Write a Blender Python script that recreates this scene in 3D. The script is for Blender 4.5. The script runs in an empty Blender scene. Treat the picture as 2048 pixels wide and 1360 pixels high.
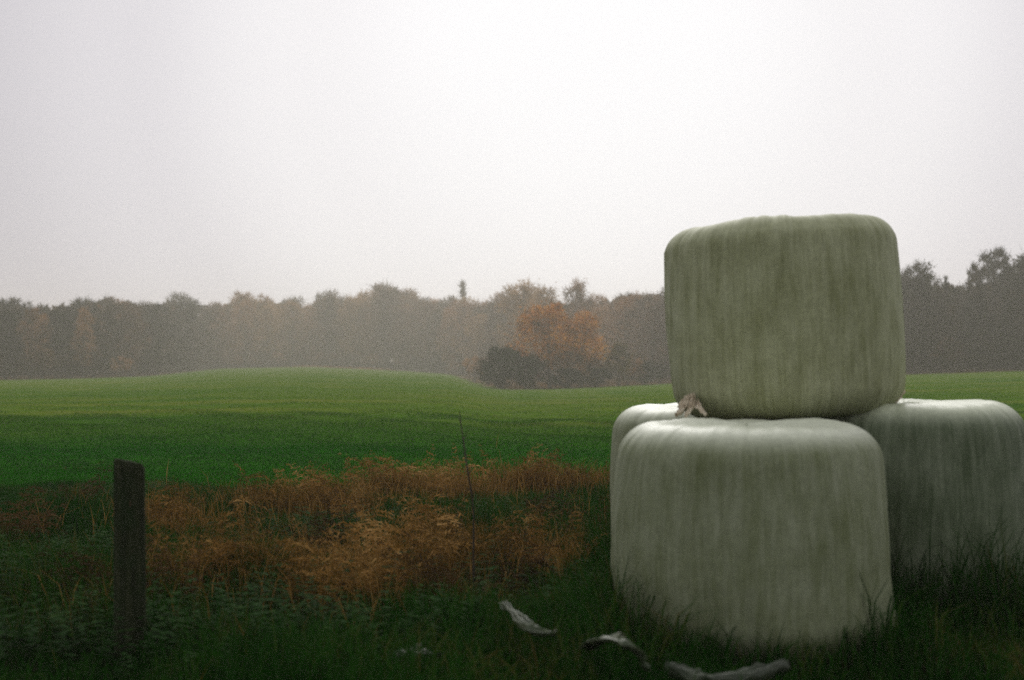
import bpy, math, random
import numpy as np
from mathutils import noise as mn, Vector, Matrix

random.seed(7)
rng = np.random.default_rng(7)
scene = bpy.context.scene
COL = scene.collection

# ------------------------------------------------------------------ camera
F = 2550.0            # focal length in pixels of the 2048 px wide frame
HY = 720.0            # row of the horizon
EYE = 1.45
cam_data = bpy.data.cameras.new("camera")
cam = bpy.data.objects.new("camera", cam_data)
COL.objects.link(cam)
cam.location = (0, 0, EYE)
cam.rotation_euler = (math.radians(90) + math.atan((HY - 680.0) / F), 0, 0)
cam_data.sensor_width = 36.0
cam_data.lens = 36.0 * F / 2048.0
cam_data.clip_start = 0.1
cam_data.clip_end = 6000
cam_data.dof.use_dof = True
cam_data.dof.focus_distance = 13.0
cam_data.dof.aperture_fstop = 1.8
scene.camera = cam

# ------------------------------------------------------------------ world, sun, exposure
SUN_EL, SUN_AZ = math.radians(38), math.radians(5)      # azimuth from +Y towards +X
world = bpy.data.worlds.new("World")
scene.world = world
world.use_nodes = True
wt = world.node_tree
wt.nodes.clear()


def N(nt, typ, **kw):
    n = nt.nodes.new(typ)
    for k, v in kw.items():
        if k.startswith('i_'):
            key = k[2:]
            n.inputs[int(key) if key.isdigit() else key.replace('_', ' ')].default_value = v
        else:
            setattr(n, k, v)
    return n


def L(nt, a, b):
    nt.links.new(a, b)


sky = N(wt, 'ShaderNodeTexSky', sky_type='NISHITA', sun_disc=False, sun_elevation=SUN_EL, sun_rotation=SUN_AZ)
bw = N(wt, 'ShaderNodeHueSaturation', i_Saturation=0.12, i_Value=0.55)
L(wt, sky.outputs[0], bw.inputs['Color'])
# overcast cloud layer: bright area painted ahead, its falloff copying a lens vignette
geo = N(wt, 'ShaderNodeTexCoord')
el = math.radians(13)
az = math.radians(3.5)
sd = (math.sin(az) * math.cos(el), math.cos(az) * math.cos(el), math.sin(el))
nrm = N(wt, 'ShaderNodeVectorMath', operation='NORMALIZE')
L(wt, geo.outputs['Generated'], nrm.inputs[0])
dot = N(wt, 'ShaderNodeVectorMath', operation='DOT_PRODUCT')
dot.inputs[1].default_value = sd
L(wt, nrm.outputs[0], dot.inputs[0])
ramp = N(wt, 'ShaderNodeValToRGB')
ramp.color_ramp.interpolation = 'EASE'
e = ramp.color_ramp.elements
e[0].position, e[0].color = 0.0, (5.8, 5.75, 5.9, 1)
e[1].position, e[1].color = 1.0, (8.9, 8.85, 9.0, 1)
for p, c in ((0.78, (5.5, 5.4, 5.7, 1)), (0.89, (5.3, 5.1, 5.5, 1)), (0.94, (6.6, 6.4, 6.75, 1)), (0.975, (8.1, 7.95, 8.15, 1))):
    x = e.new(p)
    x.color = c
L(wt, dot.outputs['Value'], ramp.inputs[0])
ns = N(wt, 'ShaderNodeTexNoise', i_Scale=1.8, i_Detail=4.0, i_Roughness=0.45)
L(wt, nrm.outputs[0], ns.inputs['Vector'])
mr = N(wt, 'ShaderNodeMapRange', i_1=0.3, i_2=0.7, i_3=0.965, i_4=1.035)
L(wt, ns.outputs[0], mr.inputs[0])
mulc = N(wt, 'ShaderNodeVectorMath', operation='SCALE')
L(wt, ramp.outputs[0], mulc.inputs[0])
L(wt, mr.outputs[0], mulc.inputs['Scale'])
mix = N(wt, 'ShaderNodeMix', data_type='RGBA')
mix.inputs[0].default_value = 0.92
L(wt, bw.outputs[0], mix.inputs[6])
L(wt, mulc.outputs[0], mix.inputs[7])
bg = N(wt, 'ShaderNodeBackground', i_Strength=0.1)
L(wt, mix.outputs[2], bg.inputs[0])
wo = N(wt, 'ShaderNodeOutputWorld')
L(wt, bg.outputs[0], wo.inputs['Surface'])

sun_d = bpy.data.lights.new("sun", 'SUN')
sun_d.energy = 1.45
sun_d.angle = math.radians(35)
sun_d.color = (1.0, 0.97, 0.93)
sun = bpy.data.objects.new("sun", sun_d)
COL.objects.link(sun)
sdir = Vector((math.sin(SUN_AZ) * math.cos(SUN_EL), math.cos(SUN_AZ) * math.cos(SUN_EL), math.sin(SUN_EL)))
sun.rotation_euler = sdir.to_track_quat('Z', 'Y').to_euler()
sun.location = (0, 20, 30)

vs = scene.view_settings
vs.view_transform = 'Standard'
vs.look = 'None'
vs.exposure = 0.2
vs.gamma = 1.0
vs.use_curve_mapping = False
cy = scene.cycles
cy.use_denoising = False          # keep the natural sampling grain, like the film's
cy.max_bounces = 6
cy.diffuse_bounces = 3
cy.transmission_bounces = 3
cy.volume_bounces = 2
cy.transparent_max_bounces = 4
cy.caustics_reflective = False
cy.caustics_refractive = False


# ------------------------------------------------------------------ helpers
def tag(o, label=None, cat=None, group=None, kind=None):
    if label: o['label'] = label
    if cat: o['category'] = cat
    if group: o['group'] = group
    if kind: o['kind'] = kind
    return o


def mesh_np(name, verts, faces, mat, smooth=False, attr=None):
    """verts (n,3); faces (m,k) with constant k"""
    verts = np.asarray(verts, np.float32)
    faces = np.asarray(faces, np.int32)
    me = bpy.data.meshes.new(name)
    me.vertices.add(len(verts))
    me.vertices.foreach_set('co', verts.ravel())
    k = faces.shape[1]
    me.loops.add(faces.size)
    me.loops.foreach_set('vertex_index', faces.ravel())
    me.polygons.add(len(faces))
    me.polygons.foreach_set('loop_start', np.arange(0, faces.size, k, dtype=np.int32))
    me.polygons.foreach_set('loop_total', np.full(len(faces), k, np.int32))
    if smooth:
        me.polygons.foreach_set('use_smooth', np.ones(len(faces), bool))
    me.update(calc_edges=True)
    if attr:
        for an, av in attr.items():
            a = me.attributes.new(an, 'FLOAT', 'POINT')
            a.data.foreach_set('value', np.asarray(av, np.float32))
    me.materials.append(mat)
    me.validate()
    return me


def obj(name, me, parent=None, loc=(0, 0, 0)):
    o = bpy.data.objects.new(name, me)
    COL.objects.link(o)
    o.parent = parent
    o.location = loc
    return o


def empty(name, loc, rz=0, sc=(1, 1, 1)):
    o = bpy.data.objects.new(name, None)
    o.empty_display_size = 0.3
    COL.objects.link(o)
    o.location = loc
    o.rotation_euler = (0, 0, rz)
    o.scale = sc
    return o


def principled(name, rough=0.8):
    m = bpy.data.materials.new(name)
    m.use_nodes = True
    b = m.node_tree.nodes['Principled BSDF']
    b.inputs['Roughness'].default_value = rough
    b.inputs['Specular IOR Level'].default_value = 0.3
    return m, m.node_tree, b


def ramp_node(nt, stops, interp='LINEAR'):
    r = nt.nodes.new('ShaderNodeValToRGB')
    r.color_ramp.interpolation = interp
    el_ = r.color_ramp.elements
    el_[0].position, el_[0].color = stops[0][0], (*stops[0][1], 1)
    el_[1].position, el_[1].color = stops[-1][0], (*stops[-1][1], 1)
    for p, c in stops[1:-1]:
        x = el_.new(p)
        x.color = (*c, 1)
    return r


# ------------------------------------------------------------------ terrain function
_T = [(-900, 150, 764), (-200, 150, 761), (0, 152, 760), (160, 165, 757), (300, 200, 752), (440, 275, 737), (620, 300, 733), (800, 300, 741), (900, 270, 748),
      (965, 165, 772), (1010, 132, 779), (1100, 132, 778), (1180, 137, 775), (1300, 150, 769), (1500, 145, 760), (1800, 135, 749),
      (2048, 128, 741), (2300, 126, 740), (3000, 125, 742)]
_u = np.linspace(-900, 3000, 1951)
_d = np.interp(_u, [t[0] for t in _T], [t[1] for t in _T])
_y = np.interp(_u, [t[0] for t in _T], [t[2] for t in _T])
_k = np.hanning(21); _k /= _k.sum()
_d = np.convolve(np.pad(_d, 10, 'edge'), _k, 'valid')
_y = np.convolve(np.pad(_y, 10, 'edge'), _k, 'valid')


def edge_d(px): return np.interp(px, _u, _d)
def edge_y(px): return np.interp(px, _u, _y)
def edge_z(px): return EYE - (edge_y(px) - HY) / F * edge_d(px)


_ph = rng.uniform(0, 6.28, 12)


def ground_z(x, y):
    x = np.asarray(x, float); y = np.asarray(y, float)
    yy = np.maximum(y, 1.0)
    px = np.clip(1024 + F * x / yy, -900, 3000)
    D = edge_d(px)
    t = np.clip((yy - 14) / (D - 14), 0, 1.0)
    z = edge_z(px) * t ** 1.25
    r = np.clip((y - 5) / 10, 0.35, 1)
    z = z + 0.030 * r * (np.sin(0.9 * x + _ph[0]) * np.cos(0.7 * y + _ph[1]) + 0.6 * np.sin(2.1 * x + 1.3 * y + _ph[2]))
    return z


def gz(x, y): return float(ground_z(x, y))
def PX(px, d): return (px - 1024.0) / F * d


# ------------------------------------------------------------------ ground
def ground_material():
    m, nt, b = principled('pasture_and_soil', 0.95)
    tc = N(nt, 'ShaderNodeTexCoord')
    # pasture colour: streaky along x
    mp = N(nt, 'ShaderNodeMapping'); mp.inputs['Scale'].default_value = (0.045, 0.22, 0.2); mp.inputs['Rotation'].default_value = (0, 0, 0.12)
    L(nt, tc.outputs['Object'], mp.inputs[0])
    n1 = N(nt, 'ShaderNodeTexNoise', i_Scale=1.0, i_Detail=5.0, i_Roughness=0.6)
    L(nt, mp.outputs[0], n1.inputs[0])
    r1 = ramp_node(nt, [(0.28, (0.032, 0.092, 0.005)), (0.45, (0.060, 0.122, 0.008)), (0.58, (0.092, 0.138, 0.013)), (0.75, (0.135, 0.140, 0.022))])
    L(nt, n1.outputs[0], r1.inputs[0])
    n2 = N(nt, 'ShaderNodeTexNoise', i_Scale=2.2, i_Detail=8.0, i_Roughness=0.7)
    L(nt, tc.outputs['Object'], n2.inputs[0])
    m2 = N(nt, 'ShaderNodeMapRange', i_1=0.3, i_2=0.7, i_3=0.65, i_4=1.3)
    L(nt, n2.outputs[0], m2.inputs[0])
    sc = N(nt, 'ShaderNodeVectorMath', operation='SCALE')
    L(nt, r1.outputs[0], sc.inputs[0]); L(nt, m2.outputs[0], sc.inputs['Scale'])

    atl = N(nt, 'ShaderNodeAttribute', attribute_name='near_tint')
    lk = N(nt, 'ShaderNodeMix', data_type='RGBA', blend_type='MULTIPLY'); lk.inputs[7].default_value = (0.16, 0.56, 0.30, 1)
    L(nt, atl.outputs['Fac'], lk.inputs[0])
    L(nt, sc.outputs[0], lk.inputs[6])
    # wood floor (fallen leaves) and rough verge by attribute
    at = N(nt, 'ShaderNodeAttribute', attribute_name='woodfloor')
    n3 = N(nt, 'ShaderNodeTexNoise', i_Scale=0.6, i_Detail=6.0)
    L(nt, tc.outputs['Object'], n3.inputs[0])
    r3 = ramp_node(nt, [(0.35, (0.025, 0.018, 0.010)), (0.5, (0.06, 0.036, 0.016)), (0.65, (0.12, 0.062, 0.022))])
    L(nt, n3.outputs[0], r3.inputs[0])
    mx = N(nt, 'ShaderNodeMix', data_type='RGBA')
    L(nt, at.outputs['Fac'], mx.inputs[0]); L(nt, lk.outputs[2], mx.inputs[6]); L(nt, r3.outputs[0], mx.inputs[7])
    at2 = N(nt, 'ShaderNodeAttribute', attribute_name='verge')
    r4 = ramp_node(nt, [(0.3, (0.006, 0.009, 0.004)), (0.55, (0.014, 0.020, 0.007)), (0.7, (0.034, 0.026, 0.011))])
    L(nt, n2.outputs[0], r4.inputs[0])
    mx2 = N(nt, 'ShaderNodeMix', data_type='RGBA')
    L(nt, at2.outputs['Fac'], mx2.inputs[0]); L(nt, mx.outputs[2], mx2.inputs[6]); L(nt, r4.outputs[0], mx2.inputs[7])
    L(nt, mx2.outputs[2], b.inputs['Base Color'])
    bp = N(nt, 'ShaderNodeBump', i_Strength=0.8, i_Distance=0.06)
    L(nt, n2.outputs[0], bp.inputs['Height']); L(nt, bp.outputs[0], b.inputs['Normal'])
    b.inputs['Specular IOR Level'].default_value = 0.0
    return m


def near_tint(x, y):
    # darker green tint nearest the verge, fading out to the yellow-green pasture
    w = 10 * np.sin(0.03 * x + 0.7) + 5 * np.sin(0.09 * x - 0.05 * y) + 3 * np.sin(0.21 * y + 0.1 * x)
    return 1 - np.clip((y + 0.35 * w - 20) / 20, 0, 1)


def build_ground():
    # polar-like grid: dense near the camera, reaching past the horizon
    ys = np.concatenate([[-400, -100, -30, -10, -4], np.arange(0, 30, 0.5), np.arange(30, 120, 3), np.arange(120, 340, 5), [360, 400, 500, 700, 1000, 1600, 3000]])
    s = np.linspace(-1, 1, 241)
    V = []
    for y in ys:
        half = np.interp(y, [-400, 0, 30, 300, 1000, 3000], [400, 12, 40, 340, 1100, 3200])
        x = s * half
        V.append(np.stack([x, np.full_like(x, y)], 1))
    V = np.array(V)
    x, y = V[..., 0].ravel(), V[..., 1].ravel()
    z = ground_z(x, y)
    n, m_ = len(ys), len(s)
    idx = np.arange(n * m_).reshape(n, m_)
    faces = np.stack([idx[:-1, :-1], idx[:-1, 1:], idx[1:, 1:], idx[1:, :-1]], -1).reshape(-1, 4)
    px = np.clip(1024 + F * x / np.maximum(y, 1), -900, 3000)
    wf = np.clip((y - (edge_d(px) - 4)) / 5, 0, 1)
    vg = 1 - np.clip((y - 11.0 - 1.6 * np.sin(0.8 * x + 1) - 0.8 * np.sin(2.3 * x)) / 4.5, 0, 1)
    me = mesh_np('ground', np.stack([x, y, z], 1), faces, ground_material(), True, {'woodfloor': wf, 'verge': vg, 'near_tint': near_tint(x, y)})
    tag(obj('ground', me), kind='structure')


build_ground()


# ------------------------------------------------------------------ foliage materials
def foliage_mat(name, stops, var=0.35, transl=0.25, scale=0.35):
    m, nt, b = principled(name, 0.85)
    b.inputs['Specular IOR Level'].default_value = 0.03
    tc = N(nt, 'ShaderNodeTexCoord'); oi = N(nt, 'ShaderNodeObjectInfo'); gi = N(nt, 'ShaderNodeNewGeometry')
    off = N(nt, 'ShaderNodeVectorMath', operation='ADD')
    L(nt, tc.outputs['Object'], off.inputs[0])
    cmb = N(nt, 'ShaderNodeMath', operation='MULTIPLY', i_1=97.0)
    L(nt, oi.outputs['Random'], cmb.inputs[0]); L(nt, cmb.outputs[0], off.inputs[1])
    ns_ = N(nt, 'ShaderNodeTexNoise', i_Scale=scale, i_Detail=3.0, i_Roughness=0.6)
    L(nt, off.outputs[0], ns_.inputs[0])
    a1 = N(nt, 'ShaderNodeMath', operation='MULTIPLY_ADD', i_1=0.28, i_2=-0.14)
    L(nt, gi.outputs['Random Per Island'], a1.inputs[0])
    a2 = N(nt, 'ShaderNodeMath', operation='MULTIPLY_ADD', i_1=var, i_2=-var / 2)
    L(nt, oi.outputs['Random'], a2.inputs[0])
    s1 = N(nt, 'ShaderNodeMath', operation='ADD'); L(nt, ns_.outputs[0], s1.inputs[0]); L(nt, a1.outputs[0], s1.inputs[1])
    s2 = N(nt, 'ShaderNodeMath', operation='ADD'); L(nt, s1.outputs[0], s2.inputs[0]); L(nt, a2.outputs[0], s2.inputs[1])
    r = ramp_node(nt, stops)
    L(nt, s2.outputs[0], r.inputs[0]); L(nt, r.outputs[0], b.inputs['Base Color'])
    if transl:
        tr = N(nt, 'ShaderNodeBsdfTranslucent'); L(nt, r.outputs[0], tr.inputs[0])
        ms = N(nt, 'ShaderNodeMixShader', i_0=transl)
        out = nt.nodes['Material Output']
        L(nt, b.outputs[0], ms.inputs[1]); L(nt, tr.outputs[0], ms.inputs[2]); L(nt, ms.outputs[0], out.inputs['Surface'])
    return m


M_brown = foliage_mat('late_autumn_twigs', [(0.2, (0.030, 0.026, 0.012)), (0.4, (0.105, 0.062, 0.026)), (0.52, (0.19, 0.098, 0.048)), (0.64, (0.30, 0.135, 0.052)), (0.78, (0.42, 0.22, 0.085))], var=0.6, transl=0.15)
M_dark = foliage_mat('dark_green_brown_leaves', [(0.25, (0.009, 0.012, 0.007)), (0.5, (0.018, 0.022, 0.012)), (0.75, (0.090, 0.052, 0.022))], transl=0.15)
M_green = foliage_mat('evergreen_leaves', [(0.25, (0.010, 0.018, 0.010)), (0.5, (0.018, 0.032, 0.016)), (0.75, (0.032, 0.048, 0.022))], transl=0.1)
M_russet = foliage_mat('russet_leaves', [(0.25, (0.05, 0.028, 0.014)), (0.40, (0.22, 0.090, 0.018)), (0.54, (0.62, 0.23, 0.030)), (0.75, (0.74, 0.40, 0.06))], var=0.1, transl=0.3, scale=0.45)
M_straw = foliage_mat('pale_straw_leaves', [(0.25, (0.16, 0.090, 0.038)), (0.5, (0.36, 0.205, 0.080)), (0.75, (0.52, 0.32, 0.13))], var=0.1, transl=0.3)
M_yellow = foliage_mat('yellowing_leaves', [(0.25, (0.05, 0.048, 0.018)), (0.5, (0.13, 0.10, 0.035)), (0.75, (0.26, 0.18, 0.05))], var=0.1, transl=0.3)
M_bark, _nt, _b = principled('grey_brown_bark', 0.95)
_tc = N(_nt, 'ShaderNodeTexCoord'); _n = N(_nt, 'ShaderNodeTexNoise', i_Scale=6.0, i_Detail=5.0); L(_nt, _tc.outputs['Object'], _n.inputs[0])
_r = ramp_node(_nt, [(0.3, (0.025, 0.02, 0.015)), (0.7, (0.075, 0.062, 0.05))]); L(_nt, _n.outputs[0], _r.inputs[0]); L(_nt, _r.outputs[0], _b.inputs['Base Color'])


# ------------------------------------------------------------------ tree generator (unit: metres, prototype about 14 m tall)
class Tubes:
    def __init__(self): self.v = []; self.f = []; self.n = 0

    def add(self, pts, rad, sides=5):
        pts = [Vector(p) for p in pts]
        rings = []
        for i, p in enumerate(pts):
            a = pts[max(i - 1, 0)]; b = pts[min(i + 1, len(pts) - 1)]
            d = (b - a).normalized()
            u = d.orthogonal().normalized(); w = d.cross(u)
            rings.append(self.n)
            for s in range(sides):
                t = 2 * math.pi * s / sides
                self.v.append(p + (u * math.cos(t) + w * math.sin(t)) * rad[i])
            self.n += sides
        for i in range(len(pts) - 1):
            for s in range(sides):
                self.f.append((rings[i] + s, rings[i] + (s + 1) % sides, rings[i + 1] + (s + 1) % sides, rings[i + 1] + s))

    def mesh(self, name, mat, smooth=True):
        return mesh_np(name, [tuple(v) for v in self.v], self.f, mat, smooth)


def bits_mesh(name, centres, size, mat, r, updir=None, aspect=1.0):
    """many small irregular triangular/quad leaf clumps"""
    n = len(centres)
    a = r.normal(size=(n, 3)); a /= np.linalg.norm(a, axis=1)[:, None]
    if updir is not None:
        a = a * 0.6 + updir; a /= np.linalg.norm(a, axis=1)[:, None]
    b = np.cross(a, r.normal(size=(n, 3))); b /= np.linalg.norm(b, axis=1)[:, None]
    s = (size * r.uniform(0.5, 1.4, n))[:, None]
    q = np.stack([centres - a * s * aspect, centres + b * s * 0.6, centres + a * s * aspect, centres - b * s * r.uniform(0.1, 0.7, (n, 1))], 1)
    return q.reshape(-1, 3), np.arange(n * 4).reshape(n, 4)


def make_tree(h, cw, base, lobes, nbits, size, mat, seed, shape='round', twig=0.35):
    """returns (trunk mesh, crown mesh)"""
    r = np.random.default_rng(seed)
    T = Tubes()
    lean = r.normal(0, 0.02, 2)
    pts = [(lean[0] * z * h + 0.12 * math.sin(z * 5 + seed), lean[1] * z * h, z * h) for z in np.linspace(-0.03, 0.9, 9)]
    T.add(pts, [0.022 * h * (1 - 0.92 * t) * (1.35 if i == 0 else 1) for i, t in enumerate(np.linspace(0, 1, 9))], 7)
    C = []; D = []
    tips = []
    for i in range(lobes):
        t = (i + 0.5) / lobes
        zc = base + (1 - base) * t
        if shape == 'round':
            w = math.sin(math.pi * min(max((t * 0.86 + 0.10), 0), 1)) ** 0.6
        elif shape == 'cone':
            w = (1 - t) * 0.95 + 0.05
        elif shape == 'oval':
            w = math.sin(math.pi * (t * 0.8 + 0.16)) ** 0.8
        elif shape == 'dome':
            w = (1 - (0.96 * t) ** 3) ** 0.5 * (0.75 + 0.25 * min(1, t * 3))
        else:
            w = 1
        ang = i * 2.399 + r.uniform(-0.5, 0.5)
        rad = w * cw * (0.95 if i % 3 else 0.35) * r.uniform(0.65, 1.0)
        tip = np.array([math.cos(ang) * rad, math.sin(ang) * rad, zc * h * 0.97])
        lobe_r = cw * (0.34 if shape != 'cone' else 0.28) * r.uniform(0.7, 1.2) * ((0.55 + 0.45 * w) if shape != 'cone' else (0.12 + 0.88 * w))
        if shape == 'cone':
            tip[2] -= rad * 0.35
        tip[2] = min(tip[2], h - lobe_r * 0.7)
        tips.append(tip)
        z0 = max(base * 0.6, zc - 0.25 * rad / h * 4 - 0.05) * h if shape != 'cone' else zc * h * 0.98
        z0 = min(z0, 0.85 * h)
        s = np.array([lean[0] * z0, lean[1] * z0, z0])
        mid = (s + tip) / 2 + np.array([0, 0, 0.06 * h * (1 if shape != 'cone' else -0.3)])
        T.add([s, (s + mid) / 2 + r.normal(0, 0.1, 3), mid, tip], [0.008 * h, 0.006 * h, 0.004 * h, 0.0012 * h], 4)
        for _ in range(4):
            q = tip + r.normal(0, lobe_r * 0.7, 3)
            T.add([mid, (mid + q) / 2 + r.normal(0, 0.15, 3), q], [0.003 * h, 0.002 * h, 0.0008 * h], 3)
        k = int(nbits / lobes * r.uniform(0.6, 1.4))
        g = r.normal(size=(k, 3)); g /= np.linalg.norm(g, axis=1)[:, None]
        rr = lobe_r * (r.uniform(0.1, 1.0, k) ** 0.7 + 0.35 * np.abs(r.normal(0, 1, k)) * (r.uniform(0, 1, k) > 0.6))
        pos = tip + g * rr[:, None] * np.array([1, 1, 0.8])
        # break each lobe into knots
        pos += 0.10 * lobe_r * np.stack([np.sin(pos[:, 1] * 3 + seed), np.sin(pos[:, 2] * 3.3), np.sin(pos[:, 0] * 2.7)], 1)
        C.append(pos); D.append(g)
    C = np.concatenate(C); D = np.concatenate(D)
    nt_ = int(len(C) * twig)
    v1, f1 = bits_mesh('c', C[nt_:] if twig < 1 else C[:10], size, mat, r)
    sel = r.permutation(len(C))[:nt_]
    # twigs: long thin slivers pointing outward and up
    c = C[sel]; d = D[sel] * 0.8 + np.array([0, 0, 0.5]) + r.normal(0, 0.35, (nt_, 3)); d /= np.linalg.norm(d, axis=1)[:, None]
    side = np.cross(d, r.normal(size=(nt_, 3))); side /= np.linalg.norm(side, axis=1)[:, None]
    ln = r.uniform(0.4, 1.4, nt_)[:, None] * h * 0.045; wd = 0.0024 * h
    q = np.stack([c - side * wd, c + side * wd, c + d * ln + side * wd * 0.4, c + d * ln - side * wd * 0.4], 1)
    v2 = q.reshape(-1, 3); f2 = np.arange(nt_ * 4).reshape(nt_, 4) + len(v1)
    crown = mesh_np('crown', np.concatenate([v1, v2]), np.concatenate([f1, f2]), mat)
    return T.mesh('trunk', M_bark), crown


PROTO_H = 14.0
def proto(**k): return make_tree(PROTO_H, **k)

P_brown = [proto(cw=3.6, base=0.22, lobes=26, nbits=3600, size=0.13, mat=M_brown, seed=s, shape='round', twig=0.6) for s in (1, 2, 3, 4)]
P_brown += [proto(cw=2.8, base=0.18, lobes=24, nbits=3000, size=0.12, mat=M_brown, seed=s, shape='oval', twig=0.65) for s in (5, 6, 7)]
P_dark = [proto(cw=3.5, base=0.12, lobes=28, nbits=4200, size=0.17, mat=M_dark, seed=s, shape='round', twig=0.35) for s in (11, 12, 13)]
P_cone = [proto(cw=2.3, base=0.08, lobes=44, nbits=4200, size=0.20, mat=M_green, seed=s, shape='cone', twig=0.3) for s in (21, 22)]
P_straw = [proto(cw=3.9, base=0.2, lobes=34, nbits=5200, size=0.17, mat=M_straw, seed=s, shape='dome', twig=0.5) for s in (31, 32)]
P_dome = [proto(cw=3.6, base=0.2, lobes=34, nbits=5200, size=0.15, mat=mt, seed=s, shape='dome', twig=0.5) for s, mt in ((35, M_brown), (36, M_dark), (37, M_brown))]
P_russet = [make_tree(10.0, cw=4.3, base=0.06, lobes=46, nbits=7500, size=0.17, mat=M_russet, seed=41, shape='round', twig=0.3)]
P_ever = [make_tree(6.0, cw=2.7, base=0.0, lobes=34, nbits=6000, size=0.16, mat=M_green, seed=51, shape='round', twig=0.15)]
P_yel = [make_tree(6.0, cw=2.2, base=0.02, lobes=26, nbits=3600, size=0.16, mat=M_yellow, seed=61, shape='round', twig=0.3)]
P_pine = [proto(cw=3.0, base=0.62, lobes=20, nbits=4200, size=0.16, mat=M_dark, seed=71, shape='dome', twig=0.4)]
P_shrub = [make_tree(3.0, cw=1.9, base=0.0, lobes=20, nbits=1600, size=0.14, mat=mt, seed=sd_, shape='round', twig=0.4) for mt, sd_ in ((M_dark, 81), (M_brown, 82), (M_dark, 83))]


def place_tree(name, pr, x, y, h, label, cat='tree', group=None, ph=PROTO_H, wide=1.0, rz=None):
    s = h / ph
    t = empty(name, (x, y, gz(x, y) - 0.05), random.uniform(0, 6.28) if rz is None else rz, (s * wide, s * wide, s))
    tag(t, label, cat, group)
    obj('trunk', pr[0], t); obj('crown', pr[1], t)
    return t


SKY = [(-900, 590), (-60, 588), (0, 590), (50, 601), (80, 607), (150, 597), (230, 588), (300, 601), (335, 586), (400, 598), (440, 606), (480, 583), (540, 592), (600, 597), (622, 602),
       (650, 582), (700, 591), (740, 582), (770, 568), (800, 580), (830, 584), (860, 602), (925, 592), (960, 602), (1000, 582), (1040, 572), (1085, 578), (1120, 598),
       (1155, 592), (1200, 590), (1240, 580), (1330, 575), (1500, 572), (1700, 560), (1800, 545), (1830, 540), (1865, 556), (1920, 562), (1950, 560), (1985, 556), (2012, 548),
       (2048, 510), (2200, 500), (3000, 500)]
def sky_y(px): return float(np.interp(px, [s[0] for s in SKY], [s[1] for s in SKY]))


def zone(px):
    if px < 420: return 'L'
    if px < 960: return 'C'
    if px < 1400: return 'M'
    return 'R'


WHERE = [(60, 'at the left edge of the photo'), (230, 'above and left of the post'), (330, 'straight above the post'),
         (420, 'above and right of the post'), (560, 'at the left end of the rise'), (680, 'left of the orange leaf strip'),
         (760, 'right behind the orange leaf strip'), (860, 'just right of the orange leaf strip'), (960, 'around the pointed spruce tip'),
         (1060, 'behind the dark evergreen bush'), (1200, 'behind the russet tree'), (1290, 'behind the yellow topped bush'), (1400, 'just left of the stacked bales'),
         (1800, 'hidden behind the top bale'), (1880, 'just right of the top bale'), (1940, 'in the skyline dip right of the bale'),
         (2020, 'around the ball crowned pine'), (9999, 'at the right edge of the photo')]
ROWS = ['front row', 'second row', 'third row', 'inner', 'rearmost']


def where(px): return next(t for lim, t in WHERE if px < lim)


def tree_label(pr, row, px):
    hue = 'dark leaved' if pr in P_dark else 'pointed evergreen' if pr in P_cone else 'pale straw coloured' if pr in P_straw else 'slim brown' if pr in P_brown[4:] else 'spreading brown'
    return f'{hue} {ROWS[row]} tree of the wood, {where(px)}'


ZG = {'L': 'trees of the dark wood at the left', 'C': 'hazy trees of the wood across the field', 'M': 'trees of the wood beside the russet tree', 'R': 'trees of the wood behind the bales'}
N_TREE = 0
for row in range(5):
    px = -170.0 + row * 17
    while px < 2230:
        D = float(edge_d(px)) + 5 + row * 8 + random.uniform(-2.5, 2.5)
        if 900 < px < 1400:                     # behind the copse the wood edge lies further back
            D = max(D, float(np.interp(px, [900, 1200, 1400], [278, 205, 150])) + row * 8 + random.uniform(-3, 3))
        x = PX(px, D); zt = EYE + (HY - sky_y(px)) / F * D
        z0 = gz(x, D)
        h = (zt - z0) * (random.uniform(0.80, 0.97) if row < 3 else random.uniform(0.93, 1.03))
        zn = zone(px)
        rnd = random.random()
        if zn == 'L': pr = random.choice(P_brown if rnd < 0.32 else P_dark)
        elif zn == 'C': pr = random.choice((P_brown + P_dome[::2]) if rnd < 0.72 else P_straw)
        elif zn == 'M': pr = random.choice(P_brown if rnd < 0.92 else P_dark)
        else: pr = random.choice(P_dark if rnd < 0.70 else (P_brown if rnd < 0.85 else P_cone))
        place_tree('wood_tree', pr, x, D, h, tree_label(pr, row, px), 'tree', ZG[zn], wide=random.uniform(0.85, 1.15))
        N_TREE += 1
        px += F / D * random.uniform(4.2, 6.6) * (1.0 if row < 3 else 1.15) * min(1.0, max(0.68, D / 230))


def at_px(px, D, ytop):
    x = PX(px, D)
    return x, D, (EYE + (HY - ytop) / F * D) - gz(x, D)


# single trees one can tell apart
x, y, h = at_px(1045, 232, 563); place_tree('broadleaf_tree', P_straw[0], x, y, h, 'tall round tree with pale straw coloured crown rising behind the russet tree', wide=1.1)
x, y, h = at_px(1085, 224, 574); place_tree('broadleaf_tree', P_straw[1], x, y, h, 'pale brown tree just right of the tall straw coloured crown', wide=0.9)
x, y, h = at_px(1155, 212, 560); place_tree('broadleaf_tree', P_dome[2], x, y, h, 'dome topped grey tree standing alone above the skyline right of the russet tree', wide=0.85)
x, y, h = at_px(925, 335, 556); place_tree('spruce_tree', P_cone[0], x, y, h, 'thin pointed spruce tip sticking out of the hazy skyline', wide=0.95)
x, y, h = at_px(770, 300, 566); place_tree('broadleaf_tree', P_dome[0], x, y, h, 'tallest broad brown tree in the middle of the hazy wood', wide=1.15)
x, y, h = at_px(482, 292, 581); place_tree('broadleaf_tree', P_brown[4], x, y, h, 'slim brown tree peaking above the hazy wood left of centre', wide=0.95)
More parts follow.
